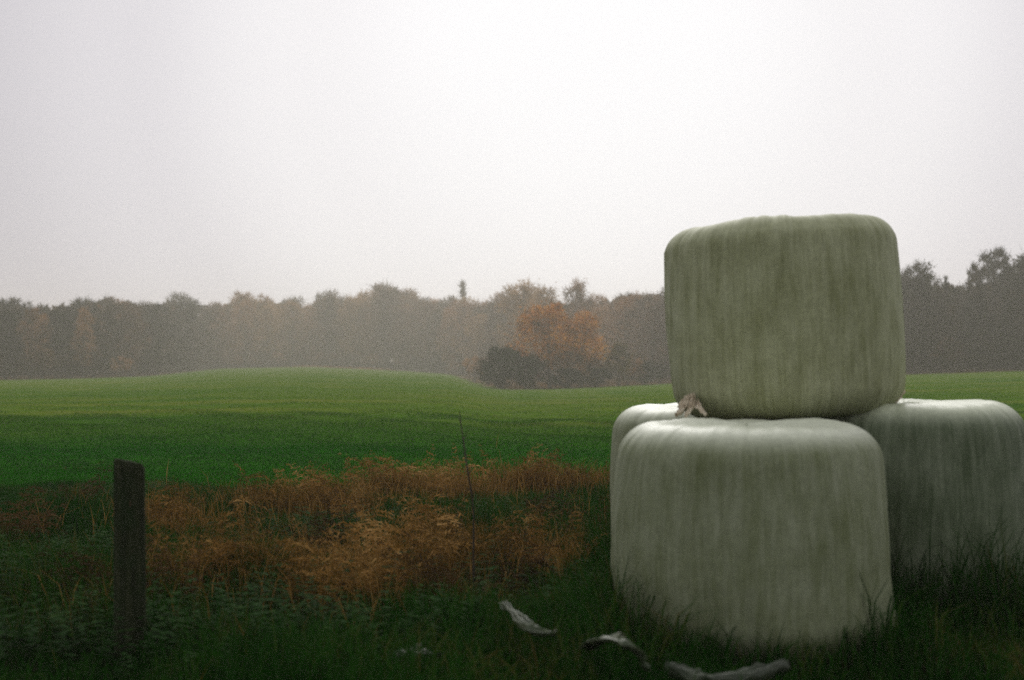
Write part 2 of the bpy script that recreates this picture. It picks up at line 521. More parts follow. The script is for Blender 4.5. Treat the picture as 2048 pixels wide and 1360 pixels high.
x, y, h = at_px(655, 300, 580); place_tree('broadleaf_tree', P_dome[2], x, y, h, 'rounded brown tree above the orange leaf strip at the wood edge', wide=1.0)
x, y, h = at_px(700, 298, 592); place_tree('broadleaf_tree', P_straw[0], x, y, h, 'faded tan tree in the hazy wood directly over the orange leaf strip', wide=0.8)
x, y, h = at_px(1835, 136, 524); place_tree('broadleaf_tree', P_dome[1], x, y, h, 'dark dome topped tree right beside the top bale', wide=0.8)
x, y, h = at_px(1862, 140, 545); place_tree('broadleaf_tree', P_dark[2], x, y, h, 'dark tree stepping down from the dome topped one beside the bale', wide=0.7)
x, y, h = at_px(1893, 150, 546); place_tree('spruce_tree', P_cone[1], x, y, h, 'small pointed spruce in the dip of the right hand skyline', wide=0.7)
x, y, h = at_px(1988, 145, 496); place_tree('pine_tree', P_pine[0], x, y, h, 'tall airy pine with a ball shaped crown above the right hand wood', wide=0.72)
x, y, h = at_px(1955, 141, 526); place_tree('pine_tree', P_pine[0], x, y, h, 'smaller airy pine tucked left of the tall ball crowned one', wide=0.5)
x, y, h = at_px(2050, 134, 503); place_tree('broadleaf_tree', P_dark[0], x, y, h, 'high dark tree at the right edge of the photo', wide=0.9)
# copse in front of the wood
x, y, h = at_px(1100, 138, 606); place_tree('russet_tree', P_russet[0], x, y, h, 'broad tree with rust orange leaves standing out in front of the wood', ph=10.0, wide=1.2, rz=0.6)
x, y, h = at_px(1165, 141, 622); place_tree('russet_tree', P_russet[0], x, y, h, 'narrower russet tree joined to the right side of the broad one', ph=10.0, wide=0.8, rz=2.4)
x, y, h = at_px(1005, 133, 692); place_tree('holly_bush', P_ever[0], x, y, h, 'dark round evergreen bush left of the russet tree', 'bush', ph=6.0, wide=1.15)
x, y, h = at_px(1052, 131, 712); place_tree('holly_bush', P_ever[0], x, y, h, 'dark evergreen bush directly below the russet tree', 'bush', ph=6.0, wide=1.2, rz=1.0)
x, y, h = at_px(1135, 132, 735); place_tree('holly_bush', P_ever[0], x, y, h, 'low dark bush under the right half of the russet tree', 'bush', ph=6.0, wide=1.9, rz=2.0)
x, y, h = at_px(940, 150, 765); place_tree('holly_bush', P_ever[0], x, y, h, 'flat dark scrub reaching out left of the round evergreen bush', 'bush', ph=6.0, wide=5.0, rz=2.0)
x, y, h = at_px(1237, 143, 682); place_tree('yellow_bush', P_yel[0], x, y, h, 'small bush with yellow orange top between russet tree and bales', 'bush', ph=6.0, wide=1.0)
x, y, h = at_px(1195, 138, 735); place_tree('holly_bush', P_ever[0], x, y, h, 'low dark bush left of the yellow topped one', 'bush', ph=6.0, wide=1.6, rz=3.0)
x, y, h = at_px(1290, 147, 722); place_tree('holly_bush', P_ever[0], x, y, h, 'low dark bush right of the yellow topped one', 'bush', ph=6.0, wide=1.5, rz=4.0)

SG = {'L': 'shrubs under the left wood', 'C': 'shrubs under the hazy wood', 'M': 'shrubs beside the russet tree', 'R': 'shrubs under the right wood'}
px = -150.0
while px < 2230:
    D = float(edge_d(px)) + random.uniform(0.5, 3.5)
    x = PX(px, D); zn = zone(px)
    pr = random.choice(P_shrub if zn != 'C' else P_shrub[1:])
    if not (1340 < px < 1790):
        place_tree('shrub', pr, x, D, random.uniform(2.0, 4.2), ('brown' if pr is P_shrub[1] else 'dark') + ' shrub at the foot of the wood, ' + where(px), 'shrub', SG[zn], ph=3.0, wide=random.uniform(0.8, 1.3))
    px += F / D * random.uniform(2.6, 4.2)


# far wood behind the rows (one mass): closes the view between the trunks
def wood_mass():
    r = np.random.default_rng(5)
    n = 40000
    px_ = r.uniform(-250, 2300, n)
    D = edge_d(px_) + 42 + r.uniform(0, 26, n)
    D = np.maximum(D, np.interp(px_, [900, 1200, 1400], [320, 248, 190]) * (px_ > 900) * (px_ < 1400))
    x = PX(px_, D)
    st = np.interp(px_, [s[0] for s in SKY], [s[1] for s in SKY])
    zt = EYE + (HY - st) / F * D; z0 = ground_z(x, D)
    z = z0 + (zt - z0) * 0.90 * r.uniform(0, 1, n) ** 1.5
    c = np.stack([x, D, z], 1)
    v, f = bits_mesh('w', c, 1.0, M_brown, r)
    me = mesh_np('wood_interior', v, f, M_brown)
    tag(obj('wood_interior', me), 'deep interior of the brown autumn wood behind the front trees', 'wood', None, 'stuff')


wood_mass()


# strip of fallen orange leaves at the wood edge
def leaf_litter():
    r = np.random.default_rng(6)
    n = 5000
    px_ = np.concatenate([r.normal(715, 24, n), r.normal(690, 50, n // 2)])
    D = edge_d(px_) - r.uniform(0, 5, len(px_))
    x = PX(px_, D); z = ground_z(x, D) + r.uniform(0.02, 0.22, len(px_))
    v, f = bits_mesh('l', np.stack([x, D, z], 1), 0.16, M_russet, r)
    tag(obj('fallen_leaves', mesh_np('fallen_leaves', v, f, M_russet)), 'thin strip of orange fallen leaves along the far wood edge', 'leaves', None, 'stuff')


leaf_litter()


# ------------------------------------------------------------------ grass
def blade_field(name, n, sampler, hfun, wfun, mat, label, seed, bend=0.5):
    r = np.random.default_rng(seed)
    x, y = sampler(r, n)
    z = ground_z(x, y)
    h = hfun(x, y, r); w = wfun(y)
    a = r.uniform(0, 2 * np.pi, len(x))
    dx, dy = np.cos(a), np.sin(a)
    b = h * bend * r.uniform(0.2, 1.3, len(x))
    a2 = r.uniform(0, 2 * np.pi, len(x))
    sx, sy = np.cos(a2) * w, np.sin(a2) * w
    base = np.stack([x, y, z - 0.02], 1); S = np.stack([sx, sy, 0 * sx], 1)
    mid = base + np.stack([dx * b * 0.35, dy * b * 0.35, h * 0.6], 1)
    tip = base + np.stack([dx * b, dy * b, h * np.clip(1 - 0.35 * b / np.maximum(h, 1e-3), 0.3, 1)], 1)
    V = np.stack([base - S, base + S, mid + S * 0.8, mid - S * 0.8, tip], 1).reshape(-1, 3)
    i = np.arange(len(x)) * 5
    q = np.stack([i, i + 1, i + 2], 1); q2 = np.stack([i, i + 2, i + 3], 1); q3 = np.stack([i + 3, i + 2, i + 4], 1)
    me = mesh_np(name, V, np.concatenate([q, q2, q3]), mat, attr=({'near_tint': np.repeat(near_tint(x, y), 5)} if mat is M_past else None))
    return tag(obj(name, me), label, 'grass', None, 'stuff')


def grass_mat(name, stops, scale):
    m, nt, b = principled(name, 0.85)
    b.inputs['Specular IOR Level'].default_value = 0.0
    tc = N(nt, 'ShaderNodeTexCoord'); gi = N(nt, 'ShaderNodeNewGeometry')
    ns_ = N(nt, 'ShaderNodeTexNoise', i_Scale=scale, i_Detail=4.0, i_Roughness=0.6)
    L(nt, tc.outputs['Object'], ns_.inputs[0])
    a1 = N(nt, 'ShaderNodeMath', operation='MULTIPLY_ADD', i_1=0.36, i_2=-0.18); L(nt, gi.outputs['Random Per Island'], a1.inputs[0])
    s1 = N(nt, 'ShaderNodeMath', operation='ADD'); L(nt, ns_.outputs[0], s1.inputs[0]); L(nt, a1.outputs[0], s1.inputs[1])
    r = ramp_node(nt, stops); L(nt, s1.outputs[0], r.inputs[0])
    atl = N(nt, 'ShaderNodeAttribute', attribute_name='near_tint')
    lk = N(nt, 'ShaderNodeMix', data_type='RGBA', blend_type='MULTIPLY'); lk.inputs[7].default_value = (0.16, 0.56, 0.30, 1)
    L(nt, atl.outputs['Fac'], lk.inputs[0])
    L(nt, r.outputs[0], lk.inputs[6]); L(nt, lk.outputs[2], b.inputs['Base Color'])
    tr = N(nt, 'ShaderNodeBsdfTranslucent'); L(nt, lk.outputs[2], tr.inputs[0])
    ms = N(nt, 'ShaderNodeMixShader', i_0=0.25)
    L(nt, b.outputs[0], ms.inputs[1]); L(nt, tr.outputs[0], ms.inputs[2]); L(nt, ms.outputs[0], nt.nodes['Material Output'].inputs['Surface'])
    return m


M_rough = grass_mat('rough_grass_blades', [(0.25, (0.006, 0.028, 0.003)), (0.45, (0.012, 0.058, 0.006)), (0.6, (0.022, 0.070, 0.008)), (0.76, (0.085, 0.072, 0.020)), (0.90, (0.17, 0.105, 0.036))], 0.9)
M_past = grass_mat('pasture_blades', [(0.28, (0.035, 0.110, 0.004)), (0.5, (0.062, 0.155, 0.007)), (0.68, (0.108, 0.172, 0.012)), (0.85, (0.17, 0.140, 0.024))], 0.25)

BALES = [(1.20, 6.52), (1.36, 8.50), (2.34, 7.60)]


def clear_of_bales(x, y, r0=0.68):
    k = np.ones(len(x), bool)
    for bx, by in BALES:
        k &= (x - bx) ** 2 + (y - by) ** 2 > r0 ** 2
    return x[k], y[k]


def samp_rough(r, n):
    y = 3.2 + (15.5 - 3.2) * r.uniform(0, 1, n) ** 0.85 + np.abs(r.normal(0, 3.2, n)) * (r.uniform(0, 1, n) > 0.6)
    u = r.uniform(-0.56, 0.56, n)
    return clear_of_bales(u * y, y)


def h_rough(x, y, r):
    p = 0.5 + 0.5 * np.sin(1.7 * x + 2.2) * np.sin(1.3 * y + 0.6) + 0.25 * np.sin(4.1 * x + 3.3 * y)
    edge = np.clip((15.5 - y) / 3.5, 0.15, 1)
    nb = np.min([np.hypot(x - bx, y - by) for bx, by in BALES], 0)
    edge = edge * (1 + 1.3 * np.clip((1.15 - nb) / 0.4, 0, 1))  # grass raised round the bales, added to hide and shade their bases
    return (0.10 + 0.22 * np.clip(p, 0, 1)) * edge * r.uniform(0.5, 1.5, len(x))


blade_field('rough_grass', 190000, samp_rough, h_rough, lambda y: 0.0028 + 0.00022 * y, M_rough, 'long dark rough grass around the post, bracken and bales', 101, bend=0.7)


def samp_past(r, n):
    y = 11.5 * (110 / 11.5) ** (r.uniform(0, 1, n) ** 0.9)
    y = np.where(r.uniform(0, 1, n) > np.clip((y - 20) / 60, 0, 1) ** 0.7, y, 11.5 + (y - 11.5) * 0.25)
    u = r.uniform(-0.52, 0.52, n)
    return u * y, y


blade_field('pasture_grass', 170000, samp_past, lambda x, y, r: (0.045 + 0.0002 * y) * r.uniform(0.5, 1.5, len(x)), lambda y: 0.0025 + 0.00028 * y, M_past,
            'short bright green grass of the open field', 102, bend=0.8)


# ------------------------------------------------------------------ withered bracken and weeds
M_brack = foliage_mat('withered_bracken_fronds', [(0.25, (0.045, 0.030, 0.008)), (0.45, (0.14, 0.076, 0.018)), (0.62, (0.29, 0.155, 0.042)), (0.80, (0.44, 0.27, 0.10))], var=0.25, transl=0.3, scale=2.5)
M_brack_dim = foliage_mat('dull_bracken_fronds', [(0.25, (0.02, 0.012, 0.006)), (0.5, (0.055, 0.032, 0.013)), (0.75, (0.11, 0.062, 0.024))], var=0.25, transl=0.25, scale=2.5)  # darker copy of the bracken colours for the dull clumps
M_weed = foliage_mat('nettle_leaves', [(0.25, (0.008, 0.026, 0.004)), (0.5, (0.015, 0.050, 0.008)), (0.75, (0.032, 0.070, 0.012))], var=0.2, transl=0.25, scale=2.0)


def bracken_mesh(seed, mat, nf=15, hgt=0.43, spread=0.20):
    r = np.random.default_rng(seed)
    V = []; Fq = []

    def tri(a, b, c):
        k = len(V); V.extend([a, b, c]); Fq.append((k, k + 1, k + 2))
    for i in range(nf):
        bx, by = r.normal(0, spread * 0.5, 2)
        ang = math.atan2(by, bx) + r.normal(0, 0.9)
        out = np.array([math.cos(ang), math.sin(ang), 0.0])
        up = np.array([0, 0, 1.0])
        side = np.cross(out, up)
        ln = hgt * r.uniform(0.65, 1.25)
        droop = r.uniform(0.15, 0.9)
        prev = np.array([bx, by, -0.03])
        steps = 15
        for s in range(1, steps + 1):
            t = s / steps
            el_ = math.radians(82 - 95 * droop * t ** 1.5)
            p = prev + (out * math.cos(el_) + up * math.sin(el_)) * ln / steps * 1.25 + r.normal(0, 0.010, 3)
            w = 0.0035 * (1 - 0.8 * t)
            tri(prev - side * w, prev + side * w, p)
            if t > 0.28:
                L_ = 0.17 * ln / 0.6 * math.sin(math.pi * min(1.0, (1.04 - t) * 0.95)) ** 0.8 * r.uniform(0.6, 1.15)
                dirv = (p - prev) / max(np.linalg.norm(p - prev), 1e-6)
                for sg in (-1, 1):
                    if r.random() < 0.22: continue
                    pd = side * sg + dirv * 0.45 + np.array([0, 0, -r.uniform(0, 0.7)])
                    pd /= np.linalg.norm(pd)
                    wv = np.cross(pd, r.normal(0, 1, 3)); wv /= max(np.linalg.norm(wv), 1e-6)
                    ww = 0.003 + L_ * 0.035
                    m_ = p + pd * L_ * 0.5
                    tri(p - wv * ww, p + wv * ww, m_ + np.array([0, 0, -0.01]))
                    tri(m_ - wv * ww * 1.2, m_ + wv * ww, p + pd * L_ + np.array([0, 0, -0.03 * L_ / 0.1]))
                    # leaflets
                    for q in (0.25, 0.45, 0.65, 0.82):
                        c = p + pd * L_ * q + r.normal(0, 0.006, 3); l2 = L_ * 0.22 * (1 - q * 0.6) * r.uniform(0.5, 1.4)
                        for s2 in (-1, 1):
                            d2 = dirv * s2 + pd * 0.5 + r.normal(0, 0.25, 3)
                            tri(c - pd * 0.004, c + pd * 0.006, c + d2 * l2)
            prev = p
    return mesh_np('withered_bracken', V, Fq, mat)


B_main = [bracken_mesh(s, M_brack) for s in (201, 202, 203, 204)]
B_dim = [bracken_mesh(s, M_brack_dim) for s in (211, 212)]


def weed_mesh(seed):
    r = np.random.default_rng(seed)
    V = []; Fq = []
    for i in range(42):
        bx, by = r.normal(0, 0.22, 2)
        h = r.uniform(0.2, 0.5)
        lean = np.array([bx * 0.6, by * 0.6, 1.0])
        for k_ in range(7):
            t = 0.25 + 0.75 * k_ / 6
            p = np.array([bx, by, 0]) + lean * h * t
            for s in range(3):
                a = r.uniform(0, 6.28); l = 0.055 * (1.1 - 0.5 * t) * r.uniform(0.7, 1.3)
                d = np.array([math.cos(a), math.sin(a), r.uniform(-0.5, 0.3)]); w = np.cross(d, [0, 0, 1]) * 0.28
                n = len(V)
                V.extend([p, p + d * l * 0.45 + w * l, p + d * l, p + d * l * 0.45 - w * l]); Fq.append((n, n + 1, n + 2, n + 3))
    return mesh_np('nettle_clump', V, Fq, M_weed)


W = [weed_mesh(s) for s in (221, 222)]
CLUMPS = []

# (px, row of its visible middle, scale, width, kind, label)
CL = [
    (770, 952, 1.0, 1.1, 0, 'pale orange bracken clump at the field edge, left end of the upper row'),
    (835, 945, 1.1, 1.2, 0, 'tallest pale orange bracken clump in the upper row, left of the thin stick'),
    (905, 965, 0.95, 1.0, 0, 'small orange bracken clump just left of the thin stick'),
    (1030, 938, 1.1, 1.1, 0, 'feathery pale bracken clump right of the thin stick'),
    (1085, 942, 1.05, 1.0, 0, 'orange bracken clump between the stick and the bales, upper row'),
    (1185, 952, 0.9, 1.0, 0, 'brown bracken clump touching the left side of the bales'),
    (540, 985, 0.9, 1.2, 0, 'brown bracken clump right of the post beyond the mound, left of the long band'),
    (630, 980, 1.0, 1.2, 0, 'brown bracken clump in the middle of the band right of the post'),
    (700, 992, 0.95, 1.1, 0, 'brown bracken clump at the right end of the band beyond the dark hollow'),
    (330, 1015, 0.9, 1.0, 0, 'upright brown bracken clump close to the right side of the post'),
    (415, 1045, 1.0, 1.2, 0, 'mounded brown bracken clump a step right of the post'),
    (375, 1120, 0.85, 1.2, 0, 'left end of the low bracken arch near the foot of the post'),
    (460, 1105, 0.9, 1.3, 0, 'middle of the low bracken arch near the foot of the post'),
    (540, 1108, 0.85, 1.2, 0, 'right end of the low bracken arch near the foot of the post'),
    (690, 1130, 0.95, 1.2, 0, 'nearest large orange bracken clump left of centre'),
    (770, 1085, 1.05, 1.3, 0, 'large orange bracken clump in the centre of the verge'),
    (850, 1045, 1.0, 1.1, 0, 'orange bracken clump below the thin stick'),
    (970, 1055, 1.0, 1.3, 0, 'broad orange bracken clump right below the thin stick'),
    (1080, 1010, 0.8, 1.0, 1, 'arched dull bracken clump left of the bales'),
    (620, 1150, 0.8, 1.1, 0, 'low orange bracken clump left of the nearest large one'),
    (745, 1165, 0.75, 1.1, 0, 'lowest orange bracken clump below the centre of the verge'),
    (900, 1100, 0.8, 1.0, 0, 'small golden bracken clump between the centre clump and the broad one'),
    (1105, 1095, 0.8, 1.0, 0, 'reddish low bracken clump nearest the lower bale'),
    (1165, 1045, 0.8, 0.9, 1, 'thin dull bracken clump beside the middle of the lower bale'),
    (150, 990, 0.9, 1.1, 1, 'faint dull bracken clump left of the post'),
    (45, 1040, 0.9, 1.1, 1, 'dull bracken clump at the left edge of the photo'),
    (195, 1150, 0.8, 1.0, 1, 'dull low bracken clump at the left foot of the post'),
    (330, 1160, 0.8, 1.0, 1, 'dull low bracken clump at the right foot of the post'),
    (880, 1160, 0.8, 1.1, 1, 'dull bracken clump below the broad orange one'),
    (1020, 1150, 0.75, 1.1, 1, 'dull low bracken clump behind the torn plastic scrap'),
    (640, 1065, 0.8, 1.0, 1, 'dull bracken clump in the dark hollow right of the mound'),
]
for i, (px, ym, s, w, k, lab) in enumerate(CL):
    d = (EYE - 0.27 * s) * F / (ym - HY)
    x = PX(px, d)
    me = (B_main[i % 4] if k == 0 else B_dim[i % 2])
    CLUMPS.append((x, d, s * w, 1.0 if k == 0 else 0.12))
    o = obj('withered_bracken', me, None, (x, d, gz(x, d)))
    o.rotation_euler = (0, 0, random.uniform(0, 6.28)); o.scale = (s * w, s * w, s)
    tag(o, lab, 'bracken', 'withered bracken clumps on the verge')
for (px, ym, s) in [(560, 1040, 1.1), (600, 1130, 1.1), (660, 1040, 1.0), (930, 1010, 1.0), (1000, 1000, 1.0), (1060, 1060, 0.9), (1140, 1150, 1.1), (740, 1020, 1.0),
                    (60, 1110, 1.1), (120, 1080, 1.1), (210, 1060, 1.0), (450, 1180, 1.1), (560, 1200, 1.0), (760, 1190, 1.1), (960, 1190, 0.9), (1190, 1110, 0.9),
                    (250, 1210, 1.0), (100, 1200, 1.0), (20, 980, 1.0), (290, 960, 0.8), (450, 985, 0.9), (860, 1110, 0.9)]:
    d = (EYE - 0.25 * s) * F / (ym - HY)
    x = PX(px, d)
    o = obj('nettle_clump', random.choice(W), None, (x, d, gz(x, d)))
    o.rotation_euler = (0, 0, random.uniform(0, 6.28)); o.scale = (s * 1.1, s * 1.1, s * 0.62)
    side_ = 'left of the fence post' if px < 225 else 'right at the fence post' if px < 330 else 'between post and orange bracken' if px < 620 else 'among the orange bracken in the middle' if px < 900 else 'near the thin stick' if px < 1020 else 'close to the lower bale'
    tag(o, f"dark green nettle clump {side_}, {'nearest part of the verge' if ym > 1150 else 'middle of the verge' if ym > 1030 else 'towards the field'}", 'weeds', 'nettle clumps on the verge')

M_dry = grass_mat('dead_grass_blades', [(0.25, (0.07, 0.055, 0.010)), (0.45, (0.14, 0.078, 0.018)), (0.62, (0.25, 0.140, 0.038)), (0.85, (0.42, 0.27, 0.10))], 1.6)


def samp_dry(r, n):
    w = np.array([c[3] * c[1] for c in CLUMPS]); w /= w.sum()
    i = r.choice(len(CLUMPS), n, p=w)
    C_ = np.array(CLUMPS)[i]
    return clear_of_bales(C_[:, 0] + r.standard_t(4, n) * 0.15 * C_[:, 2] * (C_[:, 1] / 8), C_[:, 1] + r.standard_t(3, n) * 0.24)


blade_field('dry_grass', 9000, samp_dry, lambda x, y, r: 0.40 * r.uniform(0.45, 1.25, len(x)), lambda y: 0.0016 + 0.0002 * y, M_dry,
            'fine golden brown dead grass growing through the bracken', 103, bend=0.6)

# ------------------------------------------------------------------ thin dead stick
T = Tubes()
d = 7.2
sp = [(920, 822), (921, 850), (925, 880), (931, 915), (938, 950), (944, 985), (947, 1030), (948, 1100), (949, 1250)]
pts = [(PX(a, d) + random.uniform(-.004, .004), d + 0.04 * math.sin(i), EYE - (b - HY) / F * d) for i, (a, b) in enumerate(sp)]
T.add(pts, [0.002, 0.003, 0.004, 0.0045, 0.005, 0.005, 0.005, 0.006, 0.006], 6)
st = obj('dead_stick', T.mesh('stem', M_bark))
tag(st, 'thin bent dead stem standing upright in the verge against the green field', 'stick')
T = Tubes()
for k_, (i, dx, dz) in enumerate([(1, -0.02, 0.05), (2, 0.035, 0.06), (3, -0.03, 0.05), (4, 0.03, 0.07), (5, -0.04, 0.04)]):
    p = Vector(pts[i])
    T.add([p, p + Vector((dx * .6, 0.01, dz * .7)), p + Vector((dx, 0.015, dz))], [0.003, 0.002, 0.001], 4)
obj('twig', T.mesh('twig', M_bark), st)['kind'] = 'stuff'


# ------------------------------------------------------------------ fence post
def wood_post():
    m, nt, b = principled('weathered_post_wood', 0.95)
    tc = N(nt, 'ShaderNodeTexCoord'); mp = N(nt, 'ShaderNodeMapping'); mp.inputs['Scale'].default_value = (22, 22, 2.2)
    L(nt, tc.outputs['Object'], mp.inputs[0])
    n1 = N(nt, 'ShaderNodeTexNoise', i_Scale=1.5, i_Detail=8.0, i_Roughness=0.7); L(nt, mp.outputs[0], n1.inputs[0])
    r = ramp_node(nt, [(0.3, (0.007, 0.010, 0.005)), (0.55, (0.024, 0.030, 0.014)), (0.75, (0.060, 0.062, 0.032))]); L(nt, n1.outputs[0], r.inputs[0])
    n2 = N(nt, 'ShaderNodeTexNoise', i_Scale=7.0, i_Detail=4.0); L(nt, tc.outputs['Object'], n2.inputs[0])
    mk = N(nt, 'ShaderNodeMapRange', i_1=0.5, i_2=0.65, i_3=0.0, i_4=0.7); L(nt, n2.outputs[0], mk.inputs[0])
    mx = N(nt, 'ShaderNodeMix', data_type='RGBA'); mx.inputs[7].default_value = (0.018, 0.032, 0.012, 1)
    L(nt, mk.outputs[0], mx.inputs[0]); L(nt, r.outputs[0], mx.inputs[6]); L(nt, mx.outputs[2], b.inputs['Base Color'])
    bp = N(nt, 'ShaderNodeBump', i_Strength=1.0, i_Distance=0.012); L(nt, n1.outputs[0], bp.inputs['Height']); L(nt, bp.outputs[0], b.inputs['Normal'])
    b.inputs['Specular IOR Level'].default_value = 0.05
    d_ = 6.15
    V = []; Fc = []
    nz, na = 40, 40
    H_ = 0.965
    for i in range(nz + 1):
        t = i / nz
        z = -0.3 + (H_ + 0.3) * t
        for j in range(na):
            a = 2 * math.pi * j / na
            rr = 0.070 * (1 + 0.08 * (1 - t)) * (1 + 0.05 * math.cos(2 * a + 0.5) - 0.02 * (t > 0.985))
            rr += 0.004 * mn.noise(Vector((math.cos(a) * 3, math.sin(a) * 3, z * 1.3))) + 0.003 * mn.noise(Vector((math.cos(a) * 9, math.sin(a) * 9, z * 1.0)))
            zz = z
            if i == nz: zz += 0.016 * math.cos(a + 2.6) - 0.02 * max(0, math.cos(a - 0.4)) ** 6 + 0.008 * mn.noise(Vector((a * 2, 0, 1)))
            V.append((math.cos(a) * rr - 0.010 * t, math.sin(a) * rr, zz))
    for i in range(nz):
        for j in range(na):
            Fc.append((i * na + j, i * na + (j + 1) % na, (i + 1) * na + (j + 1) % na, (i + 1) * na + j))
    # top: ring inwards
    k0 = nz * na
    prev = list(range(k0, k0 + na))
    for f_ in (0.85, 0.5, 0.12):
        cur = []
        for j in range(na):
            vx, vy, vz = V[k0 + j]
            cur.append(len(V)); V.append((vx * f_, vy * f_, H_ + (vz - H_) * f_ + 0.004 * (1 - f_) + 0.004 * mn.noise(Vector((vx * 40 * f_, vy * 40 * f_, 2)))))
        for j in range(na):
            Fc.append((prev[j], prev[(j + 1) % na], cur[(j + 1) % na], cur[j]))
        prev = cur
    me = mesh_np('fence_post', V, Fc, m, True)
    px_ = 264
    o = obj('fence_post', me, None, (PX(px_, d_), d_, gz(PX(px_, d_), d_)))
    tag(o, 'dark weathered round wooden fence post standing in the rough grass', 'post')
    # rusty staple and nail
    T = Tubes()
    T.add([(0.02, -0.072, 0.78), (0.02, -0.085, 0.785), (0.02, -0.085, 0.76), (0.02, -0.072, 0.755)], [0.002] * 4, 5)
    ms_, _, bb = principled('rusty_staple_iron', 0.7); bb.inputs['Base Color'].default_value = (0.08, 0.04, 0.02, 1)
    obj('staple', T.mesh('staple', ms_), o)


wood_post()


# ------------------------------------------------------------------ bales
def wrap_mat(name, clean, dirt, dirt_amt, seed, top_dirt=0.0, rng_=(0.32, 0.66)):
    """stretch film: pale, streaked with algae running down the sides"""
    m, nt, b = principled(name, 0.42)
    b.inputs['Specular IOR Level'].default_value = 0.45
    tc = N(nt, 'ShaderNodeTexCoord')
    # streaks: polar coordinate around z, long in z
    sep = N(nt, 'ShaderNodeSeparateXYZ'); L(nt, tc.outputs['Object'], sep.inputs[0])
    at = N(nt, 'ShaderNodeMath', operation='ARCTAN2'); L(nt, sep.outputs[1], at.inputs[0]); L(nt, sep.outputs[0], at.inputs[1])
    def streak(fa, fz, sc_, off, det=5.0):
        a = N(nt, 'ShaderNodeMath', operation='MULTIPLY', i_1=fa); L(nt, at.outputs[0], a.inputs[0])
        z = N(nt, 'ShaderNodeMath', operation='MULTIPLY', i_1=fz); L(nt, sep.outputs[2], z.inputs[0])
        c = N(nt, 'ShaderNodeCombineXYZ'); L(nt, a.outputs[0], c.inputs[0]); L(nt, z.outputs[0], c.inputs[1]); c.inputs[2].default_value = off + seed
        n = N(nt, 'ShaderNodeTexNoise', i_Scale=sc_, i_Detail=det, i_Roughness=0.6); L(nt, c.outputs[0], n.inputs[0])
        return n.outputs[0]
    s1 = streak(4.0, 0.9, 2.4, 0.0)
    s2 = streak(15.0, 1.7, 2.2, 9.0, 6.0)
    s3 = streak(2.0, 2.4, 1.6, 17.0, 3.0)
    def madd(a, b_, k):
        q = N(nt, 'ShaderNodeMath', operation='MULTIPLY_ADD', i_1=k); L(nt, a, q.inputs[0])
        if isinstance(b_, (int, float)): q.inputs[2].default_value = b_
        else: L(nt, b_, q.inputs[2])
        return q.outputs[0]
    t = madd(s1, 0.0, 0.32); t = madd(s2, t, 0.34); t = madd(s3, t, 0.34)
    # dirt colour full on the side, fading over the upper rim to top_dirt
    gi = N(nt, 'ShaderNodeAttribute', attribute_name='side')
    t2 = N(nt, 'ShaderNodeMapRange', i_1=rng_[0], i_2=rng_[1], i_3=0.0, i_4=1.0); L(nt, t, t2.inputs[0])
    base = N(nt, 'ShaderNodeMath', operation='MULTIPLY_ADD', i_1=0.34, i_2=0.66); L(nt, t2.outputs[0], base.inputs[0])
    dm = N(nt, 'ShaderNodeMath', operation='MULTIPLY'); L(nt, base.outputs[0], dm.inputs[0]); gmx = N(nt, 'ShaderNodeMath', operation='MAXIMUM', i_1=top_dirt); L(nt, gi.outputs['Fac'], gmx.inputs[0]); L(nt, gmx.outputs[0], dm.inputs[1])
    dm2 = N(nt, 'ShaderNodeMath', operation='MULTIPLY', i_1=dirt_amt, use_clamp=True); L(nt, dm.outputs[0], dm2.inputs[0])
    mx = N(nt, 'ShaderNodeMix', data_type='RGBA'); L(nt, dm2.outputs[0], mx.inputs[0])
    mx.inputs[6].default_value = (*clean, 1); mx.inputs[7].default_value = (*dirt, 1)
    # fine speckle
    n4 = N(nt, 'ShaderNodeTexNoise', i_Scale=38.0, i_Detail=4.0, i_Roughness=0.7); L(nt, tc.outputs['Object'], n4.inputs[0])
    m4 = N(nt, 'ShaderNodeMapRange', i_1=0.3, i_2=0.7, i_3=0.84, i_4=1.13); L(nt, n4.outputs[0], m4.inputs[0])
    sc_ = N(nt, 'ShaderNodeVectorMath', operation='SCALE'); L(nt, mx.outputs[2], sc_.inputs[0]); L(nt, m4.outputs[0], sc_.inputs['Scale'])
    L(nt, sc_.outputs[0], b.inputs['Base Color'])
    rg = N(nt, 'ShaderNodeMapRange', i_1=0.0, i_2=1.0, i_3=0.42, i_4=0.70); L(nt, dm2.outputs[0], rg.inputs[0]); L(nt, rg.outputs[0], b.inputs['Roughness'])
    bp = N(nt, 'ShaderNodeBump', i_Strength=0.15, i_Distance=0.006); L(nt, s2, bp.inputs['Height'])
    bp2 = N(nt, 'ShaderNodeBump', i_Strength=0.15, i_Distance=0.004); L(nt, n4.outputs[0], bp2.inputs['Height']); L(nt, bp.outputs[0], bp2.inputs['Normal'])
    L(nt, bp2.outputs[0], b.inputs['Normal'])
    return m


